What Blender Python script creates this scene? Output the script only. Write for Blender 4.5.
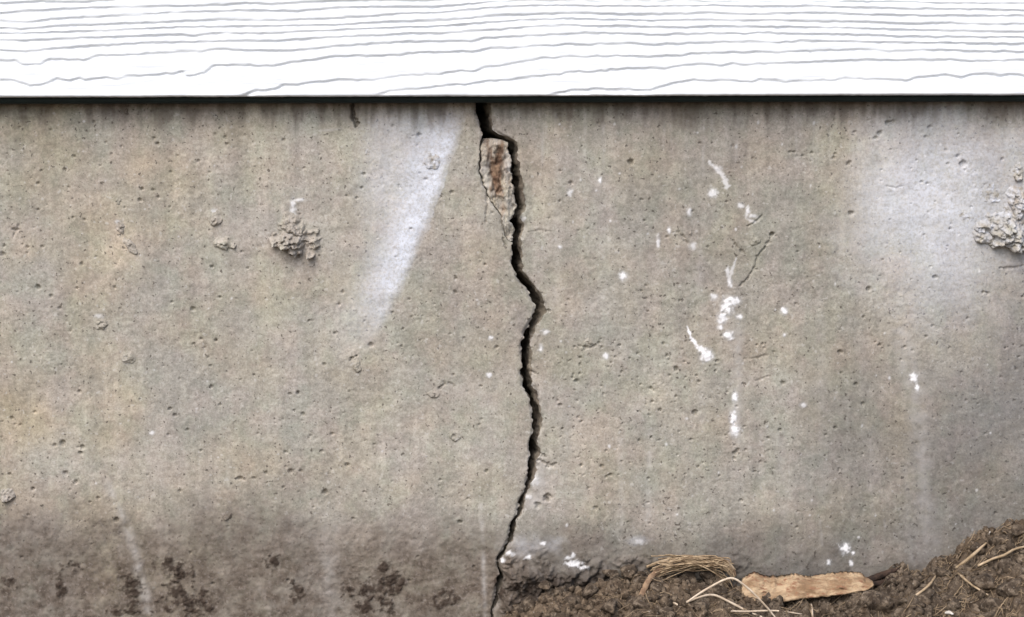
import bpy, bmesh, math, random
import numpy as np

# ------------------------------------------------------------------ clear
for o in list(bpy.data.objects):
    bpy.data.objects.remove(o)
scene = bpy.context.scene
col = scene.collection
R = math.radians

# ------------------------------------------------------------------ camera
IMG_W, IMG_H = 1024.0, 617.0
CAM = np.array([0.0, -1.5, 0.40])
AIM = np.array([0.0, 0.0, 0.3085])
FWD = (AIM - CAM) / np.linalg.norm(AIM - CAM)
RIGHT = np.array([1.0, 0.0, 0.0])
UP = np.cross(RIGHT, FWD)
DIST = float(np.linalg.norm(AIM - CAM))
cam_d = bpy.data.cameras.new("camera")
cam_d.sensor_width = 36.0
cam_d.lens = 36.0 * DIST / 1.024
cam_d.clip_start = 0.02
cam_d.clip_end = 200.0
cam_o = bpy.data.objects.new("camera", cam_d)
col.objects.link(cam_o)
cam_o.location = CAM
cam_o.rotation_euler = (math.pi / 2 + math.asin(FWD[2]), 0, 0)
scene.camera = cam_o

# ------------------------------------------------------------------ sky, sun, exposure
SUN_EL, SUN_AZ = R(48), R(-26)        # azimuth measured from straight out of the wall, minus = from the left
world = bpy.data.worlds.new("World")
scene.world = world
world.use_nodes = True
wn = world.node_tree
wn.nodes.clear()
sky = wn.nodes.new("ShaderNodeTexSky")
sky.sky_type = 'NISHITA'
sky.sun_disc = False
sky.sun_elevation = SUN_EL
sky.sun_rotation = math.pi + (-SUN_AZ)
sky.air_density = 1.0
sky.dust_density = 3.0
sky.ozone_density = 0.6
bg = wn.nodes.new("ShaderNodeBackground")
bg.inputs["Strength"].default_value = 0.12
wo = wn.nodes.new("ShaderNodeOutputWorld")
wn.links.new(sky.outputs[0], bg.inputs[0])
wn.links.new(bg.outputs[0], wo.inputs[0])

sun_d = bpy.data.lights.new("sun", 'SUN')
sun_d.energy = 1.5
sun_d.angle = R(55)
sun_d.color = (1.0, 0.975, 0.94)
sun_o = bpy.data.objects.new("sun", sun_d)
col.objects.link(sun_o)
sdir = np.array([math.sin(SUN_AZ) * math.cos(SUN_EL), -math.cos(SUN_AZ) * math.cos(SUN_EL), math.sin(SUN_EL)])
sun_o.location = (sdir[0] * 6, sdir[1] * 6, sdir[2] * 6)
from mathutils import Vector
sun_o.rotation_euler = Vector(sdir).to_track_quat('Z', 'Y').to_euler()

vs = scene.view_settings
vs.view_transform = 'Standard'
vs.look = 'None'
vs.gamma = 1.0
vs.use_curve_mapping = False
vs.exposure = 0.80
scene.render.resolution_x = 1024
scene.render.resolution_y = 617

# ------------------------------------------------------------------ pixel -> place helpers
def W(px, py, d=0.0):
    """picture point -> (x, z) on the plane standing d metres in front of the wall"""
    px = np.asarray(px, float); py = np.asarray(py, float)
    u = (px - IMG_W / 2) / 1000.0
    v = (IMG_H / 2 - py) / 1000.0
    ry = FWD[1] * DIST + UP[1] * v
    rz = FWD[2] * DIST + UP[2] * v
    t = (-d - CAM[1]) / ry
    return u * t, CAM[2] + rz * t

def sstep(a, b, x):
    t = np.clip((x - a) / (b - a), 0, 1)
    return t * t * (3 - 2 * t)

# ------------------------------------------------------------------ noise
_tabs = {}
def _tab(seed):
    if seed not in _tabs:
        r = np.random.RandomState(seed)
        p = r.permutation(512)
        a = r.rand(512) * 2 * math.pi
        _tabs[seed] = (np.concatenate([p, p]), np.cos(a), np.sin(a))
    return _tabs[seed]

def perlin(x, y, seed=0):
    p, gx, gy = _tab(seed)
    xi = np.floor(x).astype(np.int64); yi = np.floor(y).astype(np.int64)
    xf = x - xi; yf = y - yi
    u = xf * xf * xf * (xf * (xf * 6 - 15) + 10)
    v = yf * yf * yf * (yf * (yf * 6 - 15) + 10)
    xi &= 511; yi &= 511
    x1 = (xi + 1) & 511; y1 = (yi + 1) & 511
    def g(a, b, fx, fy):
        h = p[p[a] + b]
        return gx[h] * fx + gy[h] * fy
    n00 = g(xi, yi, xf, yf); n10 = g(x1, yi, xf - 1, yf)
    n01 = g(xi, y1, xf, yf - 1); n11 = g(x1, y1, xf - 1, yf - 1)
    a = n00 + u * (n10 - n00); b = n01 + u * (n11 - n01)
    return (a + v * (b - a)) * 1.5

def fbm(x, y, size, octaves=3, seed=0, gain=0.5):
    """size = metres of the largest feature"""
    out = 0.0; amp = 1.0; f = 1.0 / size
    for i in range(octaves):
        out = out + amp * perlin(x * f + 17.3 * i, y * f + 5.1 * i, seed + i)
        amp *= gain; f *= 2.03
    return out

# ------------------------------------------------------------------ mesh / object helpers
def mesh_arrays(name, verts, quads, smooth=True):
    me = bpy.data.meshes.new(name)
    verts = np.ascontiguousarray(verts, np.float32); quads = np.ascontiguousarray(quads, np.int32)
    k = quads.shape[1]
    me.vertices.add(len(verts)); me.vertices.foreach_set("co", verts.ravel())
    me.loops.add(quads.size); me.loops.foreach_set("vertex_index", quads.ravel())
    me.polygons.add(len(quads))
    me.polygons.foreach_set("loop_start", np.arange(0, quads.size, k, dtype=np.int32))
    me.polygons.foreach_set("loop_total", np.full(len(quads), k, np.int32))
    me.polygons.foreach_set("use_smooth", np.full(len(quads), smooth, bool))
    me.update(calc_edges=True)
    return me

def set_attr(me, name, arr):
    a = me.attributes.new(name, 'FLOAT_COLOR', 'POINT')
    a.data.foreach_set("color", np.ascontiguousarray(arr, np.float32).ravel())

def grid_quads(r, c, base=0, flip=False):
    i = np.arange(r - 1)[:, None] * c + np.arange(c - 1)[None, :] + base
    q = np.stack([i, i + 1, i + 1 + c, i + c], -1).reshape(-1, 4)
    return q[:, ::-1] if flip else q

def link(name, me, mat, parent=None):
    o = bpy.data.objects.new(name, me)
    col.objects.link(o)
    if mat is not None:
        me.materials.append(mat)
    if parent is not None:
        o.parent = parent
    return o

def empty(name, loc=(0, 0, 0)):
    o = bpy.data.objects.new(name, None)
    o.empty_display_size = 0.05
    o.location = loc
    col.objects.link(o)
    return o

def tag(o, label, cat, group=None, kind=None):
    o["label"] = label
    o["category"] = cat
    if group: o["group"] = group
    if kind: o["kind"] = kind
    return o

# ------------------------------------------------------------------ materials
class NT:
    def __init__(s, name):
        s.m = bpy.data.materials.new(name); s.m.use_nodes = True
        s.t = s.m.node_tree; s.t.nodes.clear()
        s.out = s.n("ShaderNodeOutputMaterial"); s.b = s.n("ShaderNodeBsdfPrincipled")
        s.l(s.b.outputs[0], s.out.inputs[0])
        s.tc = s.n("ShaderNodeTexCoord").outputs["Object"]
    def n(s, k): return s.t.nodes.new(k)
    def l(s, a, b): s.t.links.new(a, b)
    def put(s, sock, v):
        if hasattr(v, "is_linked") or hasattr(v, "links"): s.l(v, sock)
        else: sock.default_value = v
    def noise(s, scale, detail=3, rough=0.55, vec=None, stretch=None, dist=0.0):
        v = vec or s.tc
        if stretch:
            mp = s.n("ShaderNodeMapping"); s.l(v, mp.inputs[0]); mp.inputs["Scale"].default_value = stretch; v = mp.outputs[0]
        k = s.n("ShaderNodeTexNoise"); s.l(v, k.inputs["Vector"])
        k.inputs["Scale"].default_value = scale; k.inputs["Detail"].default_value = detail
        k.inputs["Roughness"].default_value = rough; k.inputs["Distortion"].default_value = dist
        return k.outputs["Fac"]
    def voro(s, scale):
        k = s.n("ShaderNodeTexVoronoi"); s.l(s.tc, k.inputs["Vector"]); k.inputs["Scale"].default_value = scale
        return k
    def ramp(s, f, a, b, lo=0.0, hi=1.0):
        k = s.n("ShaderNodeMapRange"); s.l(f, k.inputs[0]); k.interpolation_type = 'SMOOTHSTEP'
        for i, v in zip((1, 2, 3, 4), (a, b, lo, hi)): k.inputs[i].default_value = v
        return k.outputs[0]
    def math(s, op, a, b):
        k = s.n("ShaderNodeMath"); k.operation = op; s.put(k.inputs[0], a); s.put(k.inputs[1], b); return k.outputs[0]
    def mix(s, f, a, b, mode='MIX'):
        k = s.n("ShaderNodeMix"); k.data_type = 'RGBA'; k.blend_type = mode
        s.put(k.inputs[0], f)
        for sock, v in ((k.inputs[6], a), (k.inputs[7], b)):
            if isinstance(v, tuple): sock.default_value = v + (1.0,) if len(v) == 3 else v
            else: s.l(v, sock)
        return k.outputs[2]
    def attr(s, name):
        k = s.n("ShaderNodeAttribute"); k.attribute_name = name
        sp = s.n("ShaderNodeSeparateColor"); s.l(k.outputs["Color"], sp.inputs[0])
        return sp.outputs[0], sp.outputs[1], sp.outputs[2], k.outputs["Alpha"]
    def bump(s, h, strength, dist, prev=None):
        k = s.n("ShaderNodeBump"); s.l(h, k.inputs["Height"]); k.inputs["Strength"].default_value = strength
        k.inputs["Distance"].default_value = dist
        if prev is not None: s.l(prev, k.inputs["Normal"])
        return k.outputs[0]
    def done(s, color, rough, normal=None, spec=0.3):
        s.put(s.b.inputs["Base Color"], color if not isinstance(color, tuple) else color + (1.0,))
        s.put(s.b.inputs["Roughness"], rough)
        s.b.inputs["Specular IOR Level"].default_value = spec
        if normal is not None: s.l(normal, s.b.inputs["Normal"])
        return s.m

def concrete_material():
    t = NT("weathered_concrete")
    over, splat, dirt, dark = t.attr("marks_a")
    lime, rust, warm, val = t.attr("marks_b")
    c = t.mix(t.ramp(t.noise(6.5, 4), .38, .62), (0.300, 0.283, 0.248), (0.343, 0.327, 0.290))
    c = t.mix(t.ramp(t.noise(38, 4, .6), .36, .66), t.mix(1.0, c, (0.87, .87, .88), 'MULTIPLY'), c)
    # faint cool / pinkish clouding of the cement skin
    c = t.mix(t.ramp(t.noise(26, 3, .6), .42, .62, 0, .8), c, t.mix(1.0, c, (1.03, .98, 1.0), 'MULTIPLY'))
    c = t.mix(t.ramp(t.noise(33, 3, .6, stretch=(1.1, 1, .8)), .45, .65, 0, .8), c, t.mix(1.0, c, (.95, 1.0, .97), 'MULTIPLY'))
    # formwork streaks
    c = t.mix(t.ramp(t.noise(34, 3, stretch=(1, 1, .1)), .40, .62, 0, .55), c, t.mix(1.0, c, (.83, .83, .84), 'MULTIPLY'))
    c = t.mix(t.ramp(t.noise(120, 2, stretch=(1, 1, .05)), .46, .66, 0, .5), c, t.mix(1.0, c, (1.14, 1.14, 1.14), 'MULTIPLY'))
    c = t.mix(warm, c, t.mix(1.0, c, (1.08, .99, .84), 'MULTIPLY'))
    # sand grain: light and dark specks
    c = t.mix(t.ramp(t.noise(190, 4, .75), .34, .66), t.mix(1.0, c, (1.16, 1.16, 1.16), 'MULTIPLY'), t.mix(1.0, c, (.86, .855, .84), 'MULTIPLY'))
    c = t.mix(t.ramp(t.noise(520, 3, .7), .34, .68, 0, .5), t.mix(1.0, c, (1.24, 1.24, 1.24), 'MULTIPLY'), t.mix(1.0, c, (.68, .67, .65), 'MULTIPLY'))
    c = t.mix(t.ramp(t.noise(170, 2, .6), .62, .71, 0, .5), c, (0.50, 0.48, 0.45))
    c = t.mix(t.ramp(t.noise(250, 2, .5), .645, .70, 0, .8), c, (0.085, 0.072, 0.06))
    # lime, overspray, dirt, soil, rust, paint
    ov = t.math('MULTIPLY', over, t.ramp(t.noise(330, 3, .7), .30, .60, .45, 1.0))
    c = t.mix(ov, c, (0.625, 0.655, 0.73))
    dn = t.noise(60, 5, .65)
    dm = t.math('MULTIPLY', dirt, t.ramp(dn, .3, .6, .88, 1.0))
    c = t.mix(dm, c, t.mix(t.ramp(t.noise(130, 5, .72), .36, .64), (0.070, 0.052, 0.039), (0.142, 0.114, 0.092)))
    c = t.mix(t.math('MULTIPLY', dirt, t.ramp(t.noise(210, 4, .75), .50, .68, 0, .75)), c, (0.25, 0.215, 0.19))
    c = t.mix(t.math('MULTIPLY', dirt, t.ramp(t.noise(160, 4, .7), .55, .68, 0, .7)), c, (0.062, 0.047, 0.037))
    c = t.mix(lime, c, (0.47, 0.45, 0.43))
    c = t.mix(dark, c, t.mix(t.noise(120, 3), (0.022, 0.015, 0.011), (0.060, 0.042, 0.031)))
    c = t.mix(rust, c, t.mix(t.ramp(t.noise(140, 4), .4, .6), (0.10, 0.055, 0.035), (0.23, 0.15, 0.10)))
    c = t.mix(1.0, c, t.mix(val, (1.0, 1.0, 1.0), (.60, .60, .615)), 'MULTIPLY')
    c = t.mix(splat, c, (0.84, 0.84, 0.86))
    n = t.bump(t.noise(260, 4, .65), .32, .0014)
    n = t.bump(t.noise(900, 2, .6), .4, .0005, n)
    return t.done(c, t.ramp(splat, 0, 1, .9, .6), n, .25)

def siding_material():
    t = NT("white_siding_paint")
    c = t.mix(t.ramp(t.noise(14, 3, stretch=(.3, 1, 2)), .4, .6), (0.765, 0.805, 0.85), (0.795, 0.835, 0.88))
    n = t.bump(t.noise(260, 3, .6, stretch=(.12, 1, 1)), .35, .0004)
    n = t.bump(t.noise(1400, 2), .2, .0002, n)
    return t.done(c, .5, n, .4)

def plain(name, cols, scale, rough=.85, bump=.5, bdist=.001, stretch=None, spec=.3, fine=None):
    t = NT(name)
    f = t.ramp(t.noise(scale, 4, .62, stretch=stretch), .36, .64)
    c = t.mix(f, cols[0], cols[1])
    if len(cols) > 2:
        c = t.mix(t.ramp(t.noise(scale * 2.7, 3, .6, stretch=stretch), .52, .68), c, cols[2])
    n = t.bump(t.noise(fine or scale * 4, 4, .65, stretch=stretch), bump, bdist)
    return t.done(c, rough, n, spec)

def soil_material():
    t = NT("brown_soil")
    c = t.mix(t.ramp(t.noise(40, 5, .65), .36, .64), (0.046, 0.033, 0.023), (0.108, 0.082, 0.060))
    c = t.mix(t.ramp(t.noise(150, 4, .7), .46, .66), c, (0.195, 0.153, 0.113))
    c = t.mix(t.ramp(t.noise(14, 3, .6), .48, .62, 0, .6), c, t.mix(1.0, c, (1.25, 1.18, 1.08), 'MULTIPLY'))
    c = t.mix(t.ramp(t.noise(210, 3, .6), .60, .70), c, (0.028, 0.02, 0.015))
    c = t.mix(t.ramp(t.noise(480, 2, .6), .66, .72, 0, .7), c, (0.34, 0.31, 0.27))
    n = t.bump(t.noise(300, 5, .7), .9, .003)
    return t.done(c, .95, n, .2)

M_CONC = concrete_material()
M_SIDE = siding_material()
M_STRIP = plain("dark_green_flashing", ((0.004, 0.012, 0.012), (0.007, 0.018, 0.018)), 60, .6)
M_SOIL = soil_material()
M_STRAW = plain("dry_straw", ((0.30, 0.22, 0.135), (0.48, 0.37, 0.25)), 90, .6, .4, .0004)
M_STRAWP = plain("bleached_straw", ((0.42, 0.33, 0.24), (0.60, 0.50, 0.39)), 90, .6, .4, .0004)
M_LEAF = plain("dead_grass_blade", ((0.17, 0.105, 0.065), (0.30, 0.20, 0.125)), 120, .7, .6, .0006)
M_LEAFB = plain("dry_grass", ((0.20, 0.135, 0.08), (0.44, 0.33, 0.21)), 140, .75, .5, .0005)
M_BARK = plain("tan_bark", ((0.23, 0.145, 0.082), (0.47, 0.345, 0.22), (0.24, 0.125, 0.072)), 85, .85, 1.0, .003, stretch=(.45, 1, 1), fine=260)
M_TWIG = plain("dark_twig", ((0.02, 0.012, 0.009), (0.06, 0.036, 0.025)), 150, .85, .8, .001)
M_ROOT = plain("root_fibre", ((0.11, 0.075, 0.045), (0.34, 0.255, 0.165)), 60, .8)
M_STONE = plain("pale_chip", ((0.42, 0.39, 0.35), (0.66, 0.63, 0.58)), 150, .8, .6)

# ------------------------------------------------------------------ the crack outline (picture points: y, left x, right x)
CR = np.array([
 (60,474,487),(97,475.5,488),(115,477,489.5),(125,480.4,491.4),(130,482,492.5),(134,485,498),(136.5,488,506),(139.5,503,512),(142,507.5,515.6),(150,509.5,517.3),(160,511,518.3),
 (170,511.5,520.5),(180,512.8,521.4),(190,514,523.8),(200,516.5,524.6),(206,517,525.6),(212,516,522.6),(218,513.4,519.6),(222,510.5,522),
 (226,513.5,523),(235,514.2,521),(250,513.3,521),(258,511.4,520.5),(268,511.8,522.4),(275,516.6,525.8),(285,523,533.4),(292,529,538.6),
 (300,533.2,541.4),(308,536,544),(312,535.2,545),(318,532.8,541),(325,529,535.2),(333,525.7,534),(340,523,530),(350,521,530),(360,521,530),
 (370,520.5,530),(375,521.8,529.6),(385,523.7,532),(393,528,536),(400,531,539),(410,532,540),(420,534,540.6),(430,532.8,540.6),(440,530,537),
 (447,529.8,537),(455,531.5,540),(462,528,535.5),(470,527,537),(478,528,534.2),(485,525.8,530.2),(490,523,527),(496,521,526.2),(503,519,525.6),
 (512,518,522.4),(516,515,521),(520,511,516),(530,509,514),(540,507,512),(548,502.7,507.4),(556,497,502.7),(561,495.5,500),(567,497,501),(573,498,505),(580,496,503),
 (590,495.6,500.6),(598,495.5,499),(605,491,495.4),(612,490,494.4),(650,487,492),(760,480,486)], float)
# left outline of the loose flake: the left panel follows it between y 132 and 241
FL = np.array([(133,483),(137,481),(145,480.2),(155,479.6),(165,478.8),(172,479.2),(180,481),(185,483),(190,485.3),(197,488),(205,493),(210,497.4),
 (215,500.6),(225,502.6),(235,504.6),(240,507),(243,513.5)], float)
_, crz = W(np.full(len(CR), 512.), CR[:, 0])
_g = sstep(520, 470, CR[:, 0]); _m = (CR[:, 1] + CR[:, 2]) / 2; _h = (CR[:, 2] - CR[:, 1]) / 2 * (1 - .32 * sstep(545, 560, CR[:, 0]))
crl, _ = W(_m - _h - .5 * _g, CR[:, 0]); crr, _ = W(_m + _h + 1.0 * _g, CR[:, 0])
flx, flz = W(FL[:, 1], FL[:, 0])
def interp_z(z, zz, xx):
    o = np.argsort(zz); return np.interp(z, zz[o], xx[o])
def jag(z, s):
    zz = np.asarray(z, float)
    a = perlin(zz / .0085, zz * 0 + s * 3.7, 40 + s)
    return 0.0016 * np.sign(a) * np.abs(a) ** .6 + 0.0013 * perlin(zz / .0037, zz * 0 + s * 1.3, 50 + s) + .0006 * perlin(zz / .0019, zz * 0 + s, 56 + s)
def main_left(z): return interp_z(z, crz, crl) + jag(z, 1)
def right_edge(z): return interp_z(z, crz, crr) + jag(z, 2)
def flake_left(z): return interp_z(z, flz, flx) + jag(z, 3) * .6
def left_edge(z):
    e = main_left(z)
    z0, z1 = flz.min(), flz.max()
    return np.where((z > z0) & (z < z1), np.minimum(flake_left(z), e), e)

# ------------------------------------------------------------------ marks on the concrete (picture points)
SPLATS = [(714,297,3.6,3),(730,283,2,3.4),(728,272,1.6,4.5),(727,306,5,7.5),(733,301,6,3.6),(722,318,4,5),(739,317,2.6,2),(720,327,2.6,2),(729,335,4.2,3.6),
 (707,355,5,5),(735,397,2.2,4.5),(734,417,3.6,6),(735,430,4,5.4),(713,193,4.2,4),(719,169,3,2),(689,212,2.2,3.4),(692,246,3.4,3.2),
 (623,276,3.6,3.6),(606,356,2.7,2.7),(545,332,3.4,2.4),(784,311,3,3.2),(784,335,1.7,1.7),(914,378,3.6,4.4),(917,388,2,3),
 (803,405,3,2.4),(845,548,4.2,5),(851,563,2,3.4),(829,562,2.2,2.2),(853,553,1.6,2),(640,543,6,2.6,.35),(575,563,8,3.4,.75),(584,567,4,2.4,.6),(567,558,3,2.4,.6),(573,556,2,3,.6),(543,543,2.6,2,.8),(510,553,5,2.2,.6),
 (527,557,3,2.2),(503,560,2.4,2),(967,545,5,3,.45),(489,375,2.2,2),(491,338,2,1.8),(152,433,2.2,1.8),(600,180,1.6,2.6),(570,192,2.4,3.4),
 (541,348,2,3.4),(523,219,2,2.4),(560,247,1.5,1.5),(118,222,3,2,.4),(214,212,3,3,.4),(293,208,2.4,8,.6),(299,200,6,1.4,.5),(741,205,3,2.4),(752,216,5,1.6),(748,211,2,3),
 (658,241,1.6,5),(669,230,1.5,3),(433,166,3,2,.6),(100,316,4,2,.35),(127,362,3,2,.35),(535,480,4,5,.4),(529,497,3,2,.4)]
rs = np.random.RandomState(11)
for _ in range(90):
    SPLATS.append((rs.uniform(530, 1000), 120 + 430 * rs.rand() ** 1.2, rs.uniform(.6, 1.2), rs.uniform(.7, 1.8), rs.uniform(.15, .5)))
for _ in range(50):
    SPLATS.append((rs.uniform(10, 480), rs.uniform(115, 500), rs.uniform(.5, 1.1), rs.uniform(.5, 1.2), rs.uniform(.12, .4)))
SMEARS = [([(687,326),(691,337),(697,345),(704,352),(707,358)], .7, 3.8, .95), ([(709,162),(716,168),(722,174),(727,186)], 1.6, 3.2, .5),
 ([(736,258),(733,268),(729,280)], 1.0, 2.0, .45), ([(748,206),(746,218),(755,222)], 1.2, 1.6, .4)]
# pale runs of lime: points, half width, strength
LIME = [([(108,485),(128,530),(140,575),(152,625)], 5, .42), ([(481,505),(483,540),(485,625)], 2.2, .42), ([(780,440),(784,520)], 5, .22), ([(600,170),(603,330)], 5, .16), ([(560,150),(556,300)], 4, .16), ([(325,520),(328,560),(332,625)], 12, .22),
 ([(738,318),(738,380),(736,440)], 5, .5), ([(900,330),(918,400),(922,470),(934,565)], 12, .5), ([(905,470),(912,560)], 4, .3), ([(700,250),(702,420)], 4, .2), ([(820,300),(824,500)], 5, .2), ([(620,440),(622,530)], 3, .25), ([(650,430),(648,520)], 4, .35), ([(640,200),(640,330)], 3, .1),
 ([(316,131),(332,130),(350,127)], 1.3, .5), ([(913,520),(922,560),(935,580)], 5, .3), ([(345,96),(347,150)], 4, .1), ([(870,430),(873,540)], 3, .16),
 ([(560,540),(570,400)], 4, .08), ([(820,520),(822,545)], 1.2, .35), ([(884,520),(885,540)], 1.0, .35), ([(690,430),(688,520)], 3, .12), ([(505,540),(530,545),(560,548)], 6, .3), ([(534,462),(540,480),(533,505)], 8, .5)]
for _ in range(34):
    x = rs.uniform(530, 880); y0 = rs.uniform(112, 125)
    LIME.append(([(x, y0), (x + rs.uniform(-2, 2), y0 + rs.uniform(8, 55))], rs.uniform(.7, 2.2), rs.uniform(.08, .34)))
for _ in range(30):
    x = rs.uniform(0, 1024); y0 = rs.uniform(120, 420)
    LIME.append(([(x, y0), (x + rs.uniform(-4, 4), y0 + rs.uniform(40, 160))], rs.uniform(1.5, 6), rs.uniform(.04, .13)))
DARKS = [(172,566,13,9),(184,574,9,7),(178,594,16,14),(198,604,13,12),(133,592,8,17),(127,575,8,4),(126,613,20,4),(10,580,8,5),(384,568,9,6),(372,590,22,10),(394,582,12,13),(350,590,13,5),(366,606,8,8),
 (386,606,6,9),(296,590,6,9),(272,560,7,5),(60,588,6,12),(75,566,9,4),(445,600,12,8),(500,590,6,14),(515,583,7,4),(545,598,10,6),(556,584,5,7)]
PITS = [(94,122,1.8),(154,138,1.8),(158,144,2.2),(198,161,1.8),(215,134,1.6),(225,137,1.8),(227,144,1.6),(65,169,1.8),(38,183,1.8),(140,200,2.2),(142,189,1.8),(153,190,1.6),(158,197,1.8),
 (38,287,3),(51,296,2),(60,308,2),(193,309,2.4),(28,247,1.8),(42,247,1.8),(82,264,2),(77,288,1.6),(172,302,1.6),(220,297,1.6),(216,340,1.8),(211,387,2),(79,392,2),(170,409,2),(18,230,2),(14,229,2),(3,254,2.4),
 (362,188,1.6),(419,135,2.4),(393,126,1.6),(452,192,2),(343,292,1.8),(339,304,1.6),(324,364,2),(290,394,1.8),(298,393,2.2),(371,345,2.4),(335,333,1.6),(455,292,2),(497,347,2),(357,198,1.6),(364,174,2),
 (631,162,3),(571,183,2.2),(560,171,1.6),(700,143,1.6),(649,415,1.5),(676,369,2.4),(651,388,2),(717,361,2),(695,413,3),(660,410,2),(577,381,2.4),(560,405,2),(602,466,2.2),(610,475,2),(596,508,2),
 (849,163,2.4),(834,158,2),(835,154,1.6),(790,152,1.6),(794,152,1.6),(812,153,1.6),(963,164,3.4),(958,156,2),(948,164,1.6),(930,127,2.2),(926,137,1.8),(888,123,3),(893,122,2.4),(880,133,3),(876,138,2.2),(855,132,1.8),
 (851,213,2.6),(772,234,2.6),(869,289,2.4),(935,277,2.4),(880,345,2),(840,352,2.4),(783,383,2.2),(863,404,2),(856,384,1.8),(835,428,2),(780,430,2),(735,453,2.6),(738,450,2),(741,501,2),
 (548,497,4),(538,505,3.2),(547,500,3),(63,443,3),(55,445,2),(83,447,2.4),(81,453,2.4),(66,473,2.4),(76,482,2),(12,418,1.6),(20,425,1.5),(35,412,1.8),(175,415,2),(187,430,1.8),(240,478,2.8),(254,478,1.8),
 (303,414,2.2),(332,434,1.8),(347,465,2.2),(322,451,1.8),(266,473,1.8),(286,452,1.6),(440,480,1.6),(486,471,2),(460,522,2.4),(116,520,2.4),(33,489,1.8),(98,498,1.8),(180,491,1.8),(10,474,1.8),(291,471,2.6),(301,471,2),(325,492,3)]
GROOVES = [([(353,97),(352,108),(354,118),(356,126)], 2.6, 8.0), ([(488,196),(487,206),(486,216),(485.5,224)], 1.2, 2.2), ([(503,238),(505,246)], 1.0, 2),
 ([(733,240),(738,248),(745,254)], 1.2, 2.2), ([(773,233),(766,246),(758,256),(755,266),(748,278),(740,286)], 1.3, 2.2), ([(748,226),(755,222),(762,215)], 1.2, 1.8),
 ([(524,233),(540,230),(552,232)], .8, .6), ([(1000,268),(1012,268),(1024,266)], 1.3, 2.2), ([(983,292),(990,293)], 1.4, 2), ([(987,275),(987,290)], .7, .8),
 ([(512,578),(525,590),(535,597),(545,592)], 1.4, 2.6), ([(678,232),(684,238),(687,243)], 1.2, 2), ([(744,359),(755,358),(768,355)], 1.0, .9), ([(756,381),(768,376)], 1.0, .9),
 ([(545,310),(549,311)], 1.4, 3), ([(530,371),(536,374)], 1.2, 2.2), ([(18,225),(14,236)], 1.5, 2), ([(439,389),(445,384)], 1.8, 2.6), ([(449,383),(454,386)], 1.4, 2.0),
 ([(580,346),(590,348),(596,345)], 1.6, 2.2), ([(885,186),(895,188),(903,186)], 1.0, .9),([(352,358),(356,356)],2,2.6),
 ([(372,300),(380,320)], .8, .6), ([(540,460),(549,466),(556,464)], 2.0, 2.6), ([(536,450),(546,457)], 1.5, 2)]
rp = np.random.RandomState(5)
def rand_pits(n, x0, x1, y0, y1, r0, r1):
    for _ in range(n):
        PITS.append((rp.uniform(x0, x1), rp.uniform(y0, y1), r0 + (r1 - r0) * rp.rand() ** 2.2))
rand_pits(330, -20, 500, 108, 512, .7, 1.7)
rand_pits(300, 530, 1040, 108, 540, .7, 1.5)
rand_pits(170, 560, 780, 340, 480, .8, 1.7)
rand_pits(60, 800, 1024, 110, 260, .7, 1.7)
rand_pits(40, -20, 500, 500, 617, .8, 1.8)

class Surf:
    """a sheet of concrete given by rows/columns of x, z; d is pushed into the wall (+)"""
    def __init__(s, X, Z, fixed_rows=True):
        s.X, s.Z = X, Z
        s.d = np.zeros_like(X)
        s.a = np.zeros(X.shape + (4,)); s.b = np.zeros(X.shape + (4,))
        s.zr = Z[:, 0]
    def block(s, x0, x1, z0, z1):
        i0 = np.searchsorted(s.zr, z0); i1 = np.searchsorted(s.zr, z1)
        if i1 <= i0: return None
        sub = s.X[i0:i1]
        j = np.where((sub > x0).any(0) & (sub < x1).any(0))[0]
        if len(j) == 0: return None
        return slice(i0, i1), slice(j[0], j[-1] + 1)
    def dot(s, px, py, rx, ry, fn, m=2.2):
        x, z = W(px, py); x = float(x); z = float(z); rx *= .001; ry *= .001
        k = s.block(x - rx * m, x + rx * m, z - ry * m, z + ry * m)
        if k is None: return
        X, Z = s.X[k], s.Z[k]
        q = np.hypot((X - x) / rx, (Z - z) / ry)
        fn(k, q, X, Z)
    def line(s, pts, hw, fn, m=2.5):
        p = np.array(pts, float); xs, zs = W(p[:, 0], p[:, 1]); hw *= .001
        k = s.block(xs.min() - hw * m, xs.max() + hw * m, zs.min() - hw * m, zs.max() + hw * m)
        if k is None: return
        X, Z = s.X[k], s.Z[k]
        best = np.full(X.shape, 1e9); tt = np.zeros(X.shape)
        n = len(xs) - 1
        for i in range(n):
            dx, dz = xs[i + 1] - xs[i], zs[i + 1] - zs[i]
            t = np.clip(((X - xs[i]) * dx + (Z - zs[i]) * dz) / (dx * dx + dz * dz), 0, 1)
            q = np.hypot(X - xs[i] - t * dx, Z - zs[i] - t * dz)
            b = q < best; best = np.where(b, q, best); tt = np.where(b, (i + t) / n, tt)
        fn(k, best / hw, tt, X, Z)

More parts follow.
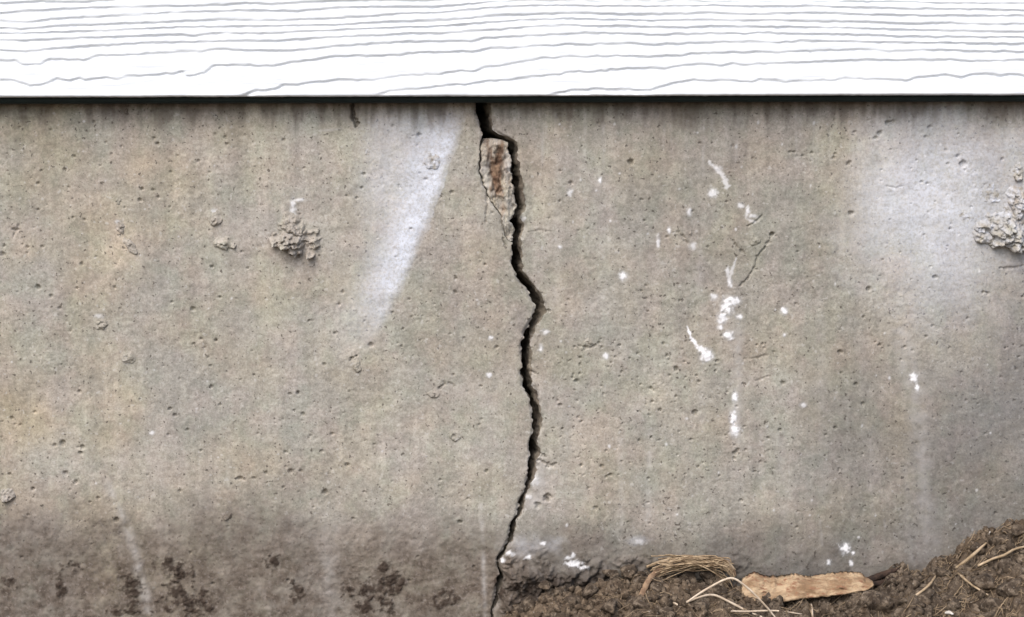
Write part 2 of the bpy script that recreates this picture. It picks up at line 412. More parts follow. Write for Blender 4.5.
def wall_field(s, detail=True):
    X, Z = s.X, s.Z
    px = 512 + X * 1000.0
    py = 617 - Z * 1000.0
    d = s.d
    d += .0016 * fbm(X, Z, .22, 2, 1) + .0007 * fbm(X, Z, .045, 3, 4) + .00035 * fbm(X, Z, .011, 3, 9)
    d += .0003 * fbm(X, Z * .12, .016, 2, 14)
    rough = sstep(.45, .85, .5 + .8 * fbm(X, Z, .12, 2, 21))
    d += rough * .0004 * np.abs(fbm(X, Z, .006, 2, 24))
    # ---- dirt line near the ground
    n1 = fbm(X, Z, .10, 4, 31); n2 = fbm(X, Z, .02, 3, 36)
    lvl = np.interp(px, [-300, 0, 120, 250, 330, 400, 490, 540, 640, 760, 900, 1024, 1400], [503, 503, 510, 510, 522, 518, 528, 545, 548, 552, 562, 560, 560])
    dirt = sstep(-26, 34, py - lvl + 9 * n1 + 6 * n2 + 9 * fbm(X, Z * .2, .05, 2, 39))
    stren = np.interp(px, [-300, 0, 480, 560, 760, 1024], [.97, .97, .97, .92, .7, .6])
    s.a[..., 2] = dirt * stren * np.clip(.88 + .3 * n2, 0, 1) * (.80 + .20 * sstep(520, 600, py))
    d -= dirt * (.00045 * fbm(X, Z, .007, 3, 41) + .0004 * np.abs(fbm(X, Z, .03, 2, 45)))
    # broken, soil-caked patch right of the crack foot
    cake = sstep(552, 582, py + 12 * n2 + 6 * n1) * sstep(497, 510, px) * sstep(800, 660, px)
    cn = np.abs(fbm(X, Z, .024, 4, 47, .6))
    d -= cake * (.002 + .011 * cn)
    s.a[..., 3] = np.maximum(s.a[..., 3], cake * sstep(.25, .9, cake) * .38)
    s.a[..., 3] = np.maximum(s.a[..., 3], cake * .85 * sstep(.30, .02, cn + .3 * n2))
    s.a[..., 2] = np.maximum(s.a[..., 2], cake * .95)
    # brown stain that ran out from under the board
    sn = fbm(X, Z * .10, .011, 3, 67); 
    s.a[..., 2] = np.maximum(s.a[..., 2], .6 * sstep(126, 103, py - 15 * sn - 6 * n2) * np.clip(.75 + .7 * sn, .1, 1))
    # damp grey band above the soil on the right
    damp = sstep(500, 556, py + 9 * n1) * sstep(490, 560, px)
    # ---- overspray streak left of the crack: crisp right edge, soft left side
    ex = np.interp(py, [90, 115, 230, 320, 380], [474, 467, 428, 388, 360])
    q = ex - px + 2.5 * n2
    wid = np.interp(py, [100, 170, 250, 330], [52, 40, 30, 26])
    ov = sstep(-3, 11, q) * np.exp(-(np.maximum(q - 14, 0) / wid) ** 2) * sstep(96, 150, py) * sstep(372, 250, py) * .95
    ov = np.maximum(ov, .40 * sstep(340, 390, px) * sstep(468, 440, px) * sstep(330, 170, py) * sstep(98, 125, py) * (q > 0) )
    e2 = np.hypot((px - 935) / 100, (py - 205) / 118)
    ov2 = sstep(1.25, .25, e2 + .18 * n1 + .1 * n2) * .66
    ov2 = np.maximum(ov2, .42 * sstep(860, 930, px) * sstep(310, 230, py) * sstep(104, 150, py))
    ov2 = np.maximum(ov2, .50 * sstep(1.1, .2, np.hypot((px - 533) / 36, (py - 549) / 13) + .5 * n2))
    ov2 = np.maximum(ov2, .35 * sstep(1.1, .2, np.hypot((px - 641) / 14, (py - 543) / 6) + .5 * n2))
    ov3 = .10 * sstep(880, 1000, px) * sstep(520, 420, py)
    s.a[..., 0] = np.clip(np.maximum(np.maximum(ov, ov2), ov3) * (1 + .25 * n2), 0, 1)
    # ---- tone
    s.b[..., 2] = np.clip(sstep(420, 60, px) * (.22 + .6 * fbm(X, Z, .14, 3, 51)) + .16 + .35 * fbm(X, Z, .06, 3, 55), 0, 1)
    val = 1.05 * sstep(640, 1000, px) * sstep(250, 480, py) + .34 * sstep(470, 640, px) * sstep(400, 180, py) * sstep(920, 800, px) * (1 - s.a[..., 0]) + .50 * sstep(930, 1040, px) * sstep(240, 400, py)  # right side darker: grime plus lens falloff painted into the tone
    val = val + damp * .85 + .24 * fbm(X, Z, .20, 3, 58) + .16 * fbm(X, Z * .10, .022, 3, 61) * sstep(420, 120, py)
    # mostly shade under the board edge, painted into the tone in uneven runs
    edge_shade = sstep(140, 100, py + 26 * fbm(X, Z * .08, .012, 3, 66))
    val = val + .26 * edge_shade
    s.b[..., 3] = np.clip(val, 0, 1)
    # ---- splashes
    for sp in SPLATS:
        x, y, rx, ry = sp[:4]; st_ = sp[4] if len(sp) > 4 else (.95 if x in (727, 733, 707, 735, 734, 845, 729, 722) else .45 + .45 * ((x * .37 + y * .61) % 1))
        def paint(k, q, X_, Z_):
            m = sstep(1.35, .35, q + .75 * fbm(X_, Z_, .0040, 3, 71)) * st_
            s.a[k][..., 0] = np.maximum(s.a[k][..., 0], .32 * st_ * sstep(2.1, .6, q))
            s.a[k][..., 1] = np.maximum(s.a[k][..., 1], m); s.d[k] -= m * .0004
        s.dot(x, y, rx, ry, paint)
    for pts, w0, w1, st in SMEARS:
        def sm(k, q, t, X_, Z_):
            ww = (w0 + (w1 - w0) * t) / w1
            m = sstep(1.3, .3, q / ww + .9 * fbm(X_, Z_, .0045, 3, 73)) * st
            s.a[k][..., 1] = np.maximum(s.a[k][..., 1], m)
        s.line(pts, w1, sm)
    for pts, hw, st in LIME:
        def lm(k, q, t, X_, Z_):
            m = st * np.exp(-(q * 1.0) ** 2) * np.clip(.75 + .8 * fbm(X_, Z_, .012, 2, 76), 0, 1.4)
            s.b[k][..., 0] = np.clip(np.maximum(s.b[k][..., 0], m), 0, 1)
        s.line(pts, hw, lm)
    for (x, y, rx, ry) in DARKS:
        def dk(k, q, X_, Z_):
            m = sstep(1.3, .1, q + 1.1 * fbm(X_, Z_, .009, 4, 81, .65))
            s.a[k][..., 3] = np.maximum(s.a[k][..., 3], m * .95); s.d[k] -= m * (.0003 + .0016 * np.abs(fbm(X_, Z_, .007, 2, 85)))
        s.dot(x, y, rx, ry, dk, 2.6)
    # ---- air holes, chips, hair cracks
    for (x, y, r) in PITS:
        st = .0009 * min(r, 3.0) * 1.35
        def pit(k, q, X_, Z_):
            s.d[k] += st * sstep(1.25, .45, q + .35 * fbm(X_, Z_, .003, 1, 91))
        s.dot(x, y, r * 1.05, r * (.8 + .3 * ((x * 7.3) % 1)), pit)
    for pts, hw, dep in GROOVES:
        def gv(k, q, t, X_, Z_):
            s.d[k] += dep * .001 * sstep(1.3, .1, q * np.clip(1.1 - .9 * fbm(X_, Z_, .007, 2, 96), .55, 3) + .9 * fbm(X_, Z_, .004, 3, 94))
        s.line(pts, hw, gv)

# ------------------------------------------------------------------ foundation wall
wall = empty("foundation_wall", (0, 0.1, -0.12))
tag(wall, "weathered grey poured concrete foundation wall split by a jagged vertical crack", "wall")
WOFF = np.array([0, 0.1, -0.12])
WALL_BACK = 0.20

zrows = np.concatenate([np.arange(-.12, -.012, .006), np.arange(-.012, .535, .00086), np.linspace(.54, .60, 8)])
def panel(side):
    """side -1: left of the crack, +1: right of it"""
    edge = left_edge(zrows) if side < 0 else right_edge(zrows)
    dense = np.arange(0, .56, .00092)
    far = .56 + np.cumsum(np.geomspace(.0015, .09, 16))
    b = np.concatenate([dense, far])
    fall = sstep(.30, 0.0, b)
    off = edge - 0.0
    X = side * b[None, :] + off[:, None] * fall[None, :]
    Z = np.repeat(zrows[:, None], len(b), 1)
    if side < 0: X = X[:, ::-1]; b = b[::-1]
    s = Surf(X, Z)
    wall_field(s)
    # broken, crumbling arris along the crack
    calm0 = np.convolve(np.pad(edge, 5, mode='edge'), np.ones(11) / 11, 'valid')
    de = np.abs(X - calm0[:, None])
    chip = np.clip(.5 + 1.1 * fbm(X * .3, Z, .02, 3, 101 + side), 0, 1.3)
    wd = (.0008 + .0028 * chip) * (1.0 if side < 0 else 1.25)
    s.d += np.where(de < wd, (1 - de / wd) ** 1.6 * wd * .9, 0)
    s.b[..., 0] = np.maximum(s.b[..., 0], np.where(de < wd, .25 * (1 - de / wd) * chip, 0))
    r, c = X.shape
    V = np.stack([X, s.d, Z], -1).reshape(-1, 3)
    Q = [grid_quads(r, c)]
    A = s.a.reshape(-1, 4); B = s.b.reshape(-1, 4)
    # inner face of the crack: leans to the left as it goes in
    ej = c - 1 if side < 0 else 0
    steps = np.array([.0006, .0012, .0020, .0028, .005, .008, .012, .017, .024, .033, .045, .06, .08])
    ez = zrows
    ii = np.arange(r) * c + ej
    prev = ii; base = len(V)
    for n, dp in enumerate(steps):
        rr = .0030 * fbm(ez, np.full(r, dp * 1.0), .014, 4, 111 + side) * min(1, dp / .006)
        lean = -.16 * dp if side < 0 else -.20 * dp
        calm = np.convolve(np.pad(edge, 6, mode='edge'), np.ones(13) / 13, 'valid')
        k_ = math.exp(-dp / .004)
        x = edge * k_ + calm * (1 - k_) + lean + rr
        V = np.concatenate([V, np.stack([x, s.d[:, ej] * math.exp(-dp / .01) + dp + .0016 * (1 - k_) * fbm(ez, np.full(r, dp), .008, 2, 117), ez + .0016 * (1 - k_) * fbm(ez, np.full(r, dp), .01, 2, 119)], -1)])
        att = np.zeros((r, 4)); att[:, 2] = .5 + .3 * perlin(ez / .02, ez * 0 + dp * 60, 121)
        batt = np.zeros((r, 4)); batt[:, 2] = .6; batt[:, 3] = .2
        A = np.concatenate([A, att]); B = np.concatenate([B, batt])
        cur = base + n * r + np.arange(r)
        q = np.stack([prev[:-1], cur[:-1], cur[1:], prev[1:]], -1)
        Q.append(q if side < 0 else q[:, ::-1])
        prev = cur
    # body behind: top, outer end and back
    k = len(V)
    xo = X[0, 0] if side < 0 else X[0, -1]
    xi = -.02 if side < 0 else .02
    box = np.array([(x, y, z) for x in (xo, xi) for y in (.10, WALL_BACK) for z in (-.12, .60)], float)
    V = np.concatenate([V, box]); A = np.concatenate([A, np.zeros((8, 4))]); B = np.concatenate([B, np.zeros((8, 4))])
    Q.append(np.array([(0, 1, 3, 2), (4, 6, 7, 5), (0, 2, 6, 4), (1, 5, 7, 3), (2, 3, 7, 6), (0, 4, 5, 1)]) + k)
    # close the outer end and the top between front sheet and body
    je = 0 if side < 0 else c - 1
    for idx, which in ((np.arange(r) * c + je, 'end'), ((r - 1) * c + np.arange(c), 'top')):
        f = V[idx]; bk = f.copy(); bk[:, 1] = .1
        m = len(V); V = np.concatenate([V, bk]); A = np.concatenate([A, np.zeros((len(idx), 4))]); B = np.concatenate([B, np.zeros((len(idx), 4))])
        nb = m + np.arange(len(idx))
        q = np.stack([idx[:-1], idx[1:], nb[1:], nb[:-1]], -1)
        if which == 'end' and side > 0: q = q[:, ::-1]
        Q.append(q)
    me = mesh_arrays("concrete_panel", V - WOFF, np.concatenate(Q))
    set_attr(me, "marks_a", A); set_attr(me, "marks_b", B)
    return link("concrete_panel", me, M_CONC, wall)

pl = panel(-1)
pr = panel(1)
pl["label"] = "concrete left of the crack with a white overspray streak"
pr["label"] = "concrete right of the crack with white paint drips"

# dark hollow at the back of the crack (solid concrete core)
bm = bmesh.new()
bmesh.ops.create_cube(bm, size=1.0)
for v in bm.verts:
    v.co = Vector((v.co.x * .20 - .01, .084 + (v.co.y + .5) * .015 - .1, (v.co.z + .5) * .70 - .001))
me = bpy.data.meshes.new("crack_back"); bm.to_mesh(me); bm.free()
link("crack_back", me, M_CONC, wall)

# loose flake wedged in the crack
def make_flake():
    zt = float(W(512, 137.5)[1]); zb = float(W(512, 241)[1])
    zr = np.arange(zb, zt, .0008)
    L = flake_left(zr) + np.interp(zr, [zb, zb + .03, zb + .05, zt], [.0, .0004, .0011, .0016]) * np.clip(.9 + 1.3 * perlin(zr / .011, zr * 0, 151), .1, 2) + .0005 * perlin(zr / .003, zr * 0, 152)
    Rr = np.minimum(main_left(zr), right_edge(zr) - .002)
    Rr = np.maximum(Rr, L + .0006)
    u = np.linspace(0, 1, 44)
    X = L[:, None] + (Rr - L)[:, None] * u[None, :]
    Z = np.repeat(zr[:, None], len(u), 1)
    top = sstep(zt - .006, zt, Z)
    s = Surf(X, Z)
    px = 512 + X * 1000; py = 617 - Z * 1000
    rec = .0030 * sstep(zb + .02, zt - .02, Z)
    core = np.exp(-(((px - 497) / 8) ** 2 + ((py - 172) / 28) ** 2))
    s.d[:] = rec + .0034 * fbm(X, Z * .6, .014, 4, 131, .6) + .0014 * np.abs(fbm(X, Z * .5, .005, 2, 135)) + .005 * core * np.clip(.4 + fbm(X, Z, .008, 2, 139), 0, 1) + .003 * top
    e = np.minimum(X - L[:, None], Rr[:, None] - X)
    s.d += np.where(e < .0016, (1 - e / .0016) ** 2 * .0018, 0)
    st = np.clip(core * 1.7 + 1.1 * fbm(X, Z * .3, .007, 3, 141) - .25, 0, 1)
    s.b[..., 1] = st * .9 * sstep(232, 205, py)
    s.b[..., 0] = np.clip(.35 - .3 * core + .4 * fbm(X, Z * .5, .01, 3, 147), 0, .8)
    s.b[..., 2] = .7
    s.a[..., 3] = .8 * sstep(.5, .95, core + .75 * fbm(X, Z * .45, .007, 3, 145))
    r, c = X.shape
    V = np.stack([X, s.d, Z], -1).reshape(-1, 3)
    Vb = np.stack([X - .16 * .05, np.full_like(X, .05), Z], -1).reshape(-1, 3)
    n = r * c
    Q = [grid_quads(r, c), grid_quads(r, c, n, True)]
    def strip(i, flip=False):
        q = np.stack([i[:-1], i[1:], i[1:] + n, i[:-1] + n], -1)
        Q.append(q[:, ::-1] if flip else q)
    strip(np.arange(r) * c, False); strip(np.arange(r) * c + c - 1, True)
    strip(np.arange(c), True); strip((r - 1) * c + np.arange(c), False)
    me = mesh_arrays("loose_flake", np.concatenate([V, Vb]) - WOFF, np.concatenate(Q))
    A = s.a.reshape(-1, 4); B = s.b.reshape(-1, 4)
    set_attr(me, "marks_a", np.concatenate([A, A])); set_attr(me, "marks_b", np.concatenate([B, B]))
    o = link("loose_flake", me, M_CONC, wall)
    o["label"] = "loose rust stained sliver of concrete beside the crack"
make_flake()

# mortar lumps stuck to the face: picture centre, half sizes (px), how far they stand out (mm), extra blobs
def ico(sub):
    bm = bmesh.new(); bmesh.ops.create_icosphere(bm, subdivisions=sub, radius=1)
    v = np.array([x.co[:] for x in bm.verts]); f = np.array([[q.index for q in p.verts] for p in bm.faces]); bm.free()
    return v, f
ICO = {k: ico(k) for k in (1, 2, 3, 4, 5)}
def p3(v, size, seed):
    a = perlin(v[:, 0] / size + v[:, 1] / size * .37, v[:, 2] / size, seed)
    b = perlin(v[:, 1] / size + v[:, 2] / size * .31, v[:, 0] / size, seed + 1)
    return (a + b) * .7
LUMPS = [(294,240,25,15,12,5,0),(292,224,14,15,6,4,0),(222,243,13,7,6,4,0),(215,218,8,9,4,4,0),(120,226,5,8,3.5,4,0),(128,243,6,9,4,4,-.6),(1003,226,25,19,10,5,.6),(1014,242,15,8,11,5,.5),(1018,200,11,20,6,4,.8),(984,236,14,9,6,4,.6),(968,216,12,9,1.6,4,.9),(990,190,10,12,1.6,4,.9),
 (7,493,8,7,5,4,0),(228,514,8,5,3,4,0),(454,433,7,8,2.6,4,0),(100,322,9,7,3.5,4,0),(127,357,8,6,3,4,0),(357,364,5,8,3.5,4,0),(434,394,7,4,1.6,4,0),(588,340,7,8,2.2,4,0),(755,238,9,9,2.5,4,0),
 (433,161,8,7,1.4,4,.9),(368,152,6,6,1.2,4,.5),(1018,170,6,9,4,4,.7),(118,200,4,6,2,4,0),(690,232,3,5,2,3,0)]
def lump_patch(n, x, y, rx, ry, out, over, shear):
    rl = np.random.RandomState(900 + n)
    cx, cz = (float(q) for q in W(x, y))
    step = .55 if max(rx, ry) < 12 else .7
    gu = np.arange(-1.45, 1.4501, step / rx); gw = np.arange(-1.45, 1.4501, step / ry)
    U, Wv = np.meshgrid(gu, gw)
    X = U * rx * .001; Z = Wv * ry * .001
    # ragged outline
    rad = np.hypot(U, Wv) + .42 * fbm(X + n, Z, .022, 3, 700) + .16 * fbm(X + n, Z, .006, 2, 705)
    up = np.clip(.5 + .55 * Wv, 0, 1)
    dome = np.clip(1 - rad ** 2, 0, 1) ** (.45 + 1.3 * up)
    # broken facets: nearest of many tilted chips
    nc = max(18, int(rx * ry * .5))
    cu = rl.uniform(-1.3, 1.3, nc); cw = rl.uniform(-1.3, 1.3, nc); ch = rl.uniform(.25, 1.15, nc); tu = rl.uniform(-.9, .9, nc); tw = rl.uniform(-.3, 1.3, nc)
    jx = U + .10 * fbm(X + n, Z, .005, 2, 710); jz = Wv + .10 * fbm(X - n, Z, .005, 2, 713)
    best = np.full(U.shape, 1e9); hc = np.zeros(U.shape)
    for a, b, h, p, q in zip(cu, cw, ch, tu, tw):
        dd = np.hypot(jx - a, (jz - b))
        m = dd < best
        best = np.where(m, dd, best); hc = np.where(m, h - p * (jx - a) - q * (jz - b), hc)
    bil = np.abs(fbm(X + n, Z, .013, 2, 731)) * 1.1 + np.abs(fbm(X, Z + n, .006, 2, 735)) * .7
    h = out * .001 * dome * (.30 + .42 * np.clip(hc, 0, 1.4) + .40 * np.clip(bil, 0, 1.2)) * (1.15 - .45 * np.clip(Wv, -1, 1))
    h = h + (.0006 * fbm(X + n, Z, .004, 3, 716) + .0010 * np.abs(fbm(X, Z + n, .009, 2, 719))) * dome
    inside = sstep(1.08, .98, rad)
    Y = -h * 1.25 + .0032 * (1 - inside) + .0006
    Zs = Z - .40 * h                       # sags, so its underside is hollow
    Xs = X - shear * Z
    V = np.stack([Xs + cx, Y, Zs + cz], -1).reshape(-1, 3)
    me = mesh_arrays("mortar_lump", V - WOFF, grid_quads(*U.shape))
    A = np.zeros((U.size, 4)); B = np.zeros((U.size, 4))
    A[:, 0] = np.clip(over * (.55 + .9 * fbm(X + n, Z, .008, 3, 725).ravel()), 0, 1)
    B[:, 0] = .0 + .20 * np.clip(fbm(X + n, Z, .006, 2, 722), 0, 1).ravel(); B[:, 2] = .25
    B[:, 3] = .25
    if y > 500: A[:, 2] = .75
    set_attr(me, "marks_a", A); set_attr(me, "marks_b", B)
    link("mortar_lump", me, M_CONC, wall)
for n, (x, y, rx, ry, out, sub, over) in enumerate(LUMPS):
    lump_patch(n, x, y, rx, ry, out * (1.0 if max(rx, ry) > 14 else .62), max(over, 0), .6 if over < 0 else 0)

# ------------------------------------------------------------------ lap siding board
BF = 0.027        # how far the face of the board stands out from the wall
GRAIN = [
 [(-60,6),(0,4.4),(40,2.5),(80,3.2),(110,.9),(170,-2),(345,-6),(520,-8),(1024,-4),(1090,-4)],
 [(-60,16),(0,14),(40,11.5),(90,8.8),(180,7),(225,6),(245,3.9),(270,5.3),(300,3.5),(345,1.4),(420,1.4),(460,0),(520,-3),(1024,-0.5),(1090,-.5)],
 [(-60,24),(0,22.5),(27,23),(60,19.3),(90,18.5),(180,13.2),(240,11.4),(295,12.3),(345,8.4),(425,8),(450,7),(490,2.6),(520,1.2),(600,1.6),(680,1.6),(770,2),(844,2),(910,2),(940,4),(1024,4),(1090,4)],
 [(-60,29),(0,29),(20,30.2),(60,27),(120,25),(180,22.5),(220,20.7),(280,21.6),(335,19.3),(380,16.7),(405,14),(440,13.7),(460,11.4),(490,8.8),(520,7),(560,5.8),(590,7),(690,7),(715,5.6),(740,7.4),(800,7.4),(820,6.5),(850,8.4),(910,10),(970,10.2),(1024,11.4),(1090,12)],
 [(-60,35),(0,34.3),(70,33),(180,28),(240,27.7),(340,25.7),(385,23),(440,21.5),(490,17.2),(520,15.6),(580,14),(640,15.8),(680,15),(710,14),(740,15.5),(770,15),(800,13.7),(860,15.3),(930,16.7),(1024,16.7),(1090,17)],
 [(-60,40),(0,40.8),(27,42),(60,40),(90,38.7),(180,36),(195,36.6),(225,33.7),(265,34.6),(340,30.8),(380,29),(440,27),(500,22.8),(520,20.8),(570,19.7),(650,21.4),(710,20.7),(740,22),(770,21),(800,22.5),(850,22.8),(920,25),(950,24),(1000,25.8),(1024,24.6),(1090,25)],
 [(-60,50),(0,51),(27,52.7),(50,49.7),(90,47.5),(140,44),(180,43.4),(200,43),(235,41.8),(270,42.2),(340,37.8),(390,36),(410,34.3),(440,34.6),(500,30.4),(520,28.8),(535,27.2),(570,26.4),(620,27.6),(680,28.6),(720,27.6),(770,27.8),(850,29),(920,31.3),(1000,32.9),(1024,32.9),(1090,33)],
 [(-60,60),(0,62.4),(15,61.5),(22,66),(40,65),(50,60),(83,61.5),(97,57),(150,55),(180,52.7),(200,52.7),(215,50),(235,51),(275,52.2),(300,51),(345,46.6),(370,45.3),(400,43),(470,42.2),(490,38.7),(520,37.3),(555,35.7),(600,34),(655,35.7),(685,35),(720,34.8),(760,33.7),(800,35.1),(850,36),(900,37.4),(940,38),(1024,38),(1090,38)],
 [(-60,80),(0,81.7),(13,81.2),(30,87),(50,83.5),(57,79),(70,82),(80,79.5),(85,82),(105,78),(117,80),(130,76.5),(150,76.5),(165,74),(172,75.6),(183,72.4),(186,77),(205,74.7),(213,66.8),(235,66),(260,66.5),(272,67.7),(290,63),(310,61.5),(330,58.4),(355,57.2),(372,58),(380,56.6),(400,56),(425,53),(440,53.6),(455,52.4),(480,52.2),(490,49.2),(520,48.7),(540,46.2),(580,45.3),(590,46.6),(600,45),(630,44),(650,46.6),(690,44),(740,42.7),(775,43.4),(800,42.2),(850,42.2),(900,44),(950,44),(1024,45.4),(1090,46)],
 [(240,97),(255,91.8),(275,90.5),(283,85.8),(295,86),(310,83.5),(340,81.2),(375,81),(400,76.8),(440,75),(460,72),(475,72.4),(483,68.5),(505,66.4),(520,63),(530,62.4),(540,59),(555,59.4),(565,57),(580,58),(620,56.8),(650,58),(680,56.8),(690,55),(710,54.8),(735,53.3),(750,54.1),(760,52.7),(785,53.6),(800,52.4),(844,51),(870,51),(890,52.2),(950,51),(970,52.7),(1024,53),(1090,53)],
 [(375,97),(390,91.8),(420,89.6),(455,85.3),(465,85.8),(490,81.7),(515,80.6),(540,76.8),(560,75.6),(565,73.5),(580,72.4),(587,73.5),(600,71.7),(605,72.4),(610,70),(617,71.2),(625,69.4),(665,69.4),(685,66),(705,65.4),(718,66.4),(735,65),(752,66),(760,64.7),(800,63.6),(850,61.5),(890,61),(900,61.5),(920,60.6),(930,61.9),(950,60.1),(970,62.4),(1024,61.2),(1090,61)],
 [(548,97),(560,92.8),(575,90.5),(585,91.8),(592,90),(650,91.4),(664,86.5),(680,83.5),(690,81),(700,81.7),(730,81.2),(752,82.6),(760,80.9),(775,81.2),(785,84),(800,81.7),(830,81.7),(845,79.5),(870,80),(905,81.7),(915,79),(935,77),(943,75.6),(955,76.8),(960,78.7),(970,76),(985,75),(1000,77),(1010,75.2),(1024,77),(1090,77)],
]
for k in range(1, 16):      # more grain of the same board above what the picture shows
    GRAIN.append([(-60, -7.5 * k + 3), (200, -7.5 * k - 3), (520, -7.5 * k - 10), (800, -7.5 * k - 8), (1090, -7.5 * k - 5)])

def make_siding():
    zl = float(W(0, 96.8, BF)[1]); zr_ = float(W(1024, 94.4, BF)[1])
    xs = np.concatenate([-.56 - np.cumsum(np.geomspace(.003, .09, 16))[::-1], np.arange(-.56, .56, .0016), .56 + np.cumsum(np.geomspace(.003, .09, 16))])
    v = np.concatenate([np.arange(0, .112, .00042), np.arange(.113, .25, .0016)])
    bot = zl + (zr_ - zl) * (xs + .5) / 1.0 + .0004 * perlin(xs / .05, xs * 0, 301) + .00018 * perlin(xs / .006, xs * 0, 302)
    X = np.repeat(xs[None, :], len(v), 0)
    Z = bot[None, :] + v[:, None]
    D = .0003 * fbm(X * .15, Z, .012, 2, 311) + .00012 * fbm(X * .1, Z, .003, 2, 315)
    rr = np.random.RandomState(8)
    gv = np.zeros_like(D)
    for gi, g in enumerate(GRAIN):
        g = np.array(g, float)
        gx, gz = W(g[:, 0], g[:, 1], BF)
        zc = np.interp(xs, gx, gz, left=gz[0], right=gz[-1])
        wob = .0009 if gi >= 7 and gi < 12 else .00045
        zc = zc + wob * perlin(xs / .011, xs * 0 + gi * 3.3, 321) + .00045 * perlin(xs / .0045, xs * 0 + gi * 1.9, 322)
        on = sstep(gx[0] - .004, gx[0] + .01, xs) if gx[0] > -.5 else 1.0
        stg = np.clip(.75 + .55 * perlin(xs / .07, xs * 0 + gi * 7.7, 323) + .3 * perlin(xs / .012, xs * 0 + gi * 2.7, 324), .12, 1.25) * on
        wd = .0036 * (1 + .35 * perlin(xs / .03, xs * 0 + gi, 325))
        q = (Z - zc[None, :]) / wd[None, :]
        prof = sstep(0, 1, np.where(q > 0, np.clip(1 - q / .75, 0, 1), np.clip(1 + q / 1.1, 0, 1)))
        gv = np.maximum(gv, prof * stg[None, :])
    D = D + gv * .0019
    # rounded lower edge
    D += np.where(v < .0016, (1 - v / .0016) ** 2 * .0012, 0)[:, None]
    Y = -BF + D
    r, c = X.shape
    root = empty("siding_board", (0, -.012, 0.52))
    OFF = np.array([0, -.012, .52])
    V = np.stack([X, Y, Z], -1).reshape(-1, 3)
    nb = len(V)
    back = -BF + .009
    Vb = np.stack([xs, np.full(c, back), bot], -1); Vt = np.stack([xs, np.full(c, back), Z[-1]], -1)
    V = np.concatenate([V, Vb, Vt])
    Q = [grid_quads(r, c)]
    b0 = nb + np.arange(c); t0 = nb + c + np.arange(c); f0 = np.arange(c); ft = (r - 1) * c + np.arange(c)
    Q.append(np.stack([f0[:-1], b0[:-1], b0[1:], f0[1:]], -1))
    Q.append(np.stack([ft[:-1], ft[1:], t0[1:], t0[:-1]], -1))
    Q.append(np.stack([b0[:-1], t0[:-1], t0[1:], b0[1:]], -1))
    Q.append(np.array([(f0[0], ft[0], t0[0], b0[0]), (f0[-1], b0[-1], t0[-1], ft[-1])]))
    me = mesh_arrays("board", V - OFF, np.concatenate(Q))
    link("board", me, M_SIDE, root)
    tag(root, "white painted lap siding board with embossed wood grain above the concrete", "siding")
    # dark starter strip that shows as a thin line below the board
    x0, x1 = xs[0], xs[-1]
    y0, y1 = back + .0005, -.0025
    bm = bmesh.new()
    prof = [(y0, .20), (y0, -.0035), (y0 + .0016, -.0052), (y1 - .001, -.0052), (y1, -.0035), (y1, .20)]
    rows = []
    for x in (x0, x1):
        zb = zl + (zr_ - zl) * (x + .5)
        rows.append([bm.verts.new((x, a + .012, zb + b - .52)) for a, b in prof])
    n = len(prof)
    for i in range(n):
        bm.faces.new((rows[0][i], rows[0][(i + 1) % n], rows[1][(i + 1) % n], rows[1][i]))
    bm.faces.new(rows[0][::-1]); bm.faces.new(rows[1])
    bmesh.ops.recalc_face_normals(bm, faces=bm.faces)
    me = bpy.data.meshes.new("starter_strip"); bm.to_mesh(me); bm.free()
    o = link("starter_strip", me, M_STRIP, root)
    o["label"] = "thin dark green strip under the edge of the board"
make_siding()

# ------------------------------------------------------------------ ground: one sheet of soil, heaped against the wall on the right
TOP = np.array([(-2000,665),(300,660),(400,652),(470,640),(497,624),(512,612),(530,604),(560,594),(600,584),(640,573),(680,576),(740,589),(800,594),(860,588),(890,577),(920,571),(945,558),(965,545),(985,532),(1024,521),(1100,508),(1300,505),(2500,540)], float)
tx, tz = W(TOP[:, 0], TOP[:, 1])
BASE = -.045
def ground_h(x, y):
    x = np.asarray(x, float); d = -np.asarray(y, float)
    zt = np.interp(x, tx, tz)
    dd = np.maximum(d, 0)
    prof = np.exp(-(dd / .20) ** 2)
    h = BASE + (zt - BASE) * prof
    near = np.exp(-(dd / .5) ** 2)
    lump = np.abs(fbm(x, d, .045, 3, 401)) * .016 + .006 * fbm(x, d, .018, 3, 405) + .0022 * fbm(x, d, .006, 2, 409)
    amp = .35 + .65 * sstep(-.05, .05, x)
    h = h + near * amp * (lump - .004) + (1 - near) * (.015 * fbm(x, d, .5, 3, 413))
    return h
xs = np.concatenate([-.60 - np.cumsum(np.geomspace(.004, 6, 30))[::-1], np.arange(-.60, -.06, .004), np.arange(-.06, .60, .0013), .60 + np.cumsum(np.geomspace(.002, 6, 32))])
ys = np.concatenate([-.22 - np.cumsum(np.geomspace(.003, 6, 32))[::-1], np.arange(-.22, .012, .0013), [.03, .06]])
GX, GY = np.meshgrid(xs, ys)
GZ = ground_h(GX, GY)
me = mesh_arrays("ground", np.stack([GX, GY, GZ], -1).reshape(-1, 3), grid_quads(len(ys), len(xs)))
ground = link("ground", me, M_SOIL)
tag(ground, "bare brown soil heaped against the foot of the concrete wall", "soil", kind="structure")

def hit(px, py):
    """how far in front of the wall the picture ray meets the soil (0 = it meets the wall)"""
    ds = np.arange(.30, 0, -.001)
    x = np.empty_like(ds); z = np.empty_like(ds)
    for i, d in enumerate(ds):
        a, b = W(px, py, d); x[i] = a; z[i] = b
    below = np.where(ground_h(x, -ds) >= z)[0]
    return float(ds[below[0]]) if len(below) else 0.0
def spot(px, py, lift=0.0):
    d = hit(px, py) + lift
    x, z = W(px, py, d)
    return np.array([float(x), -d, float(z)])

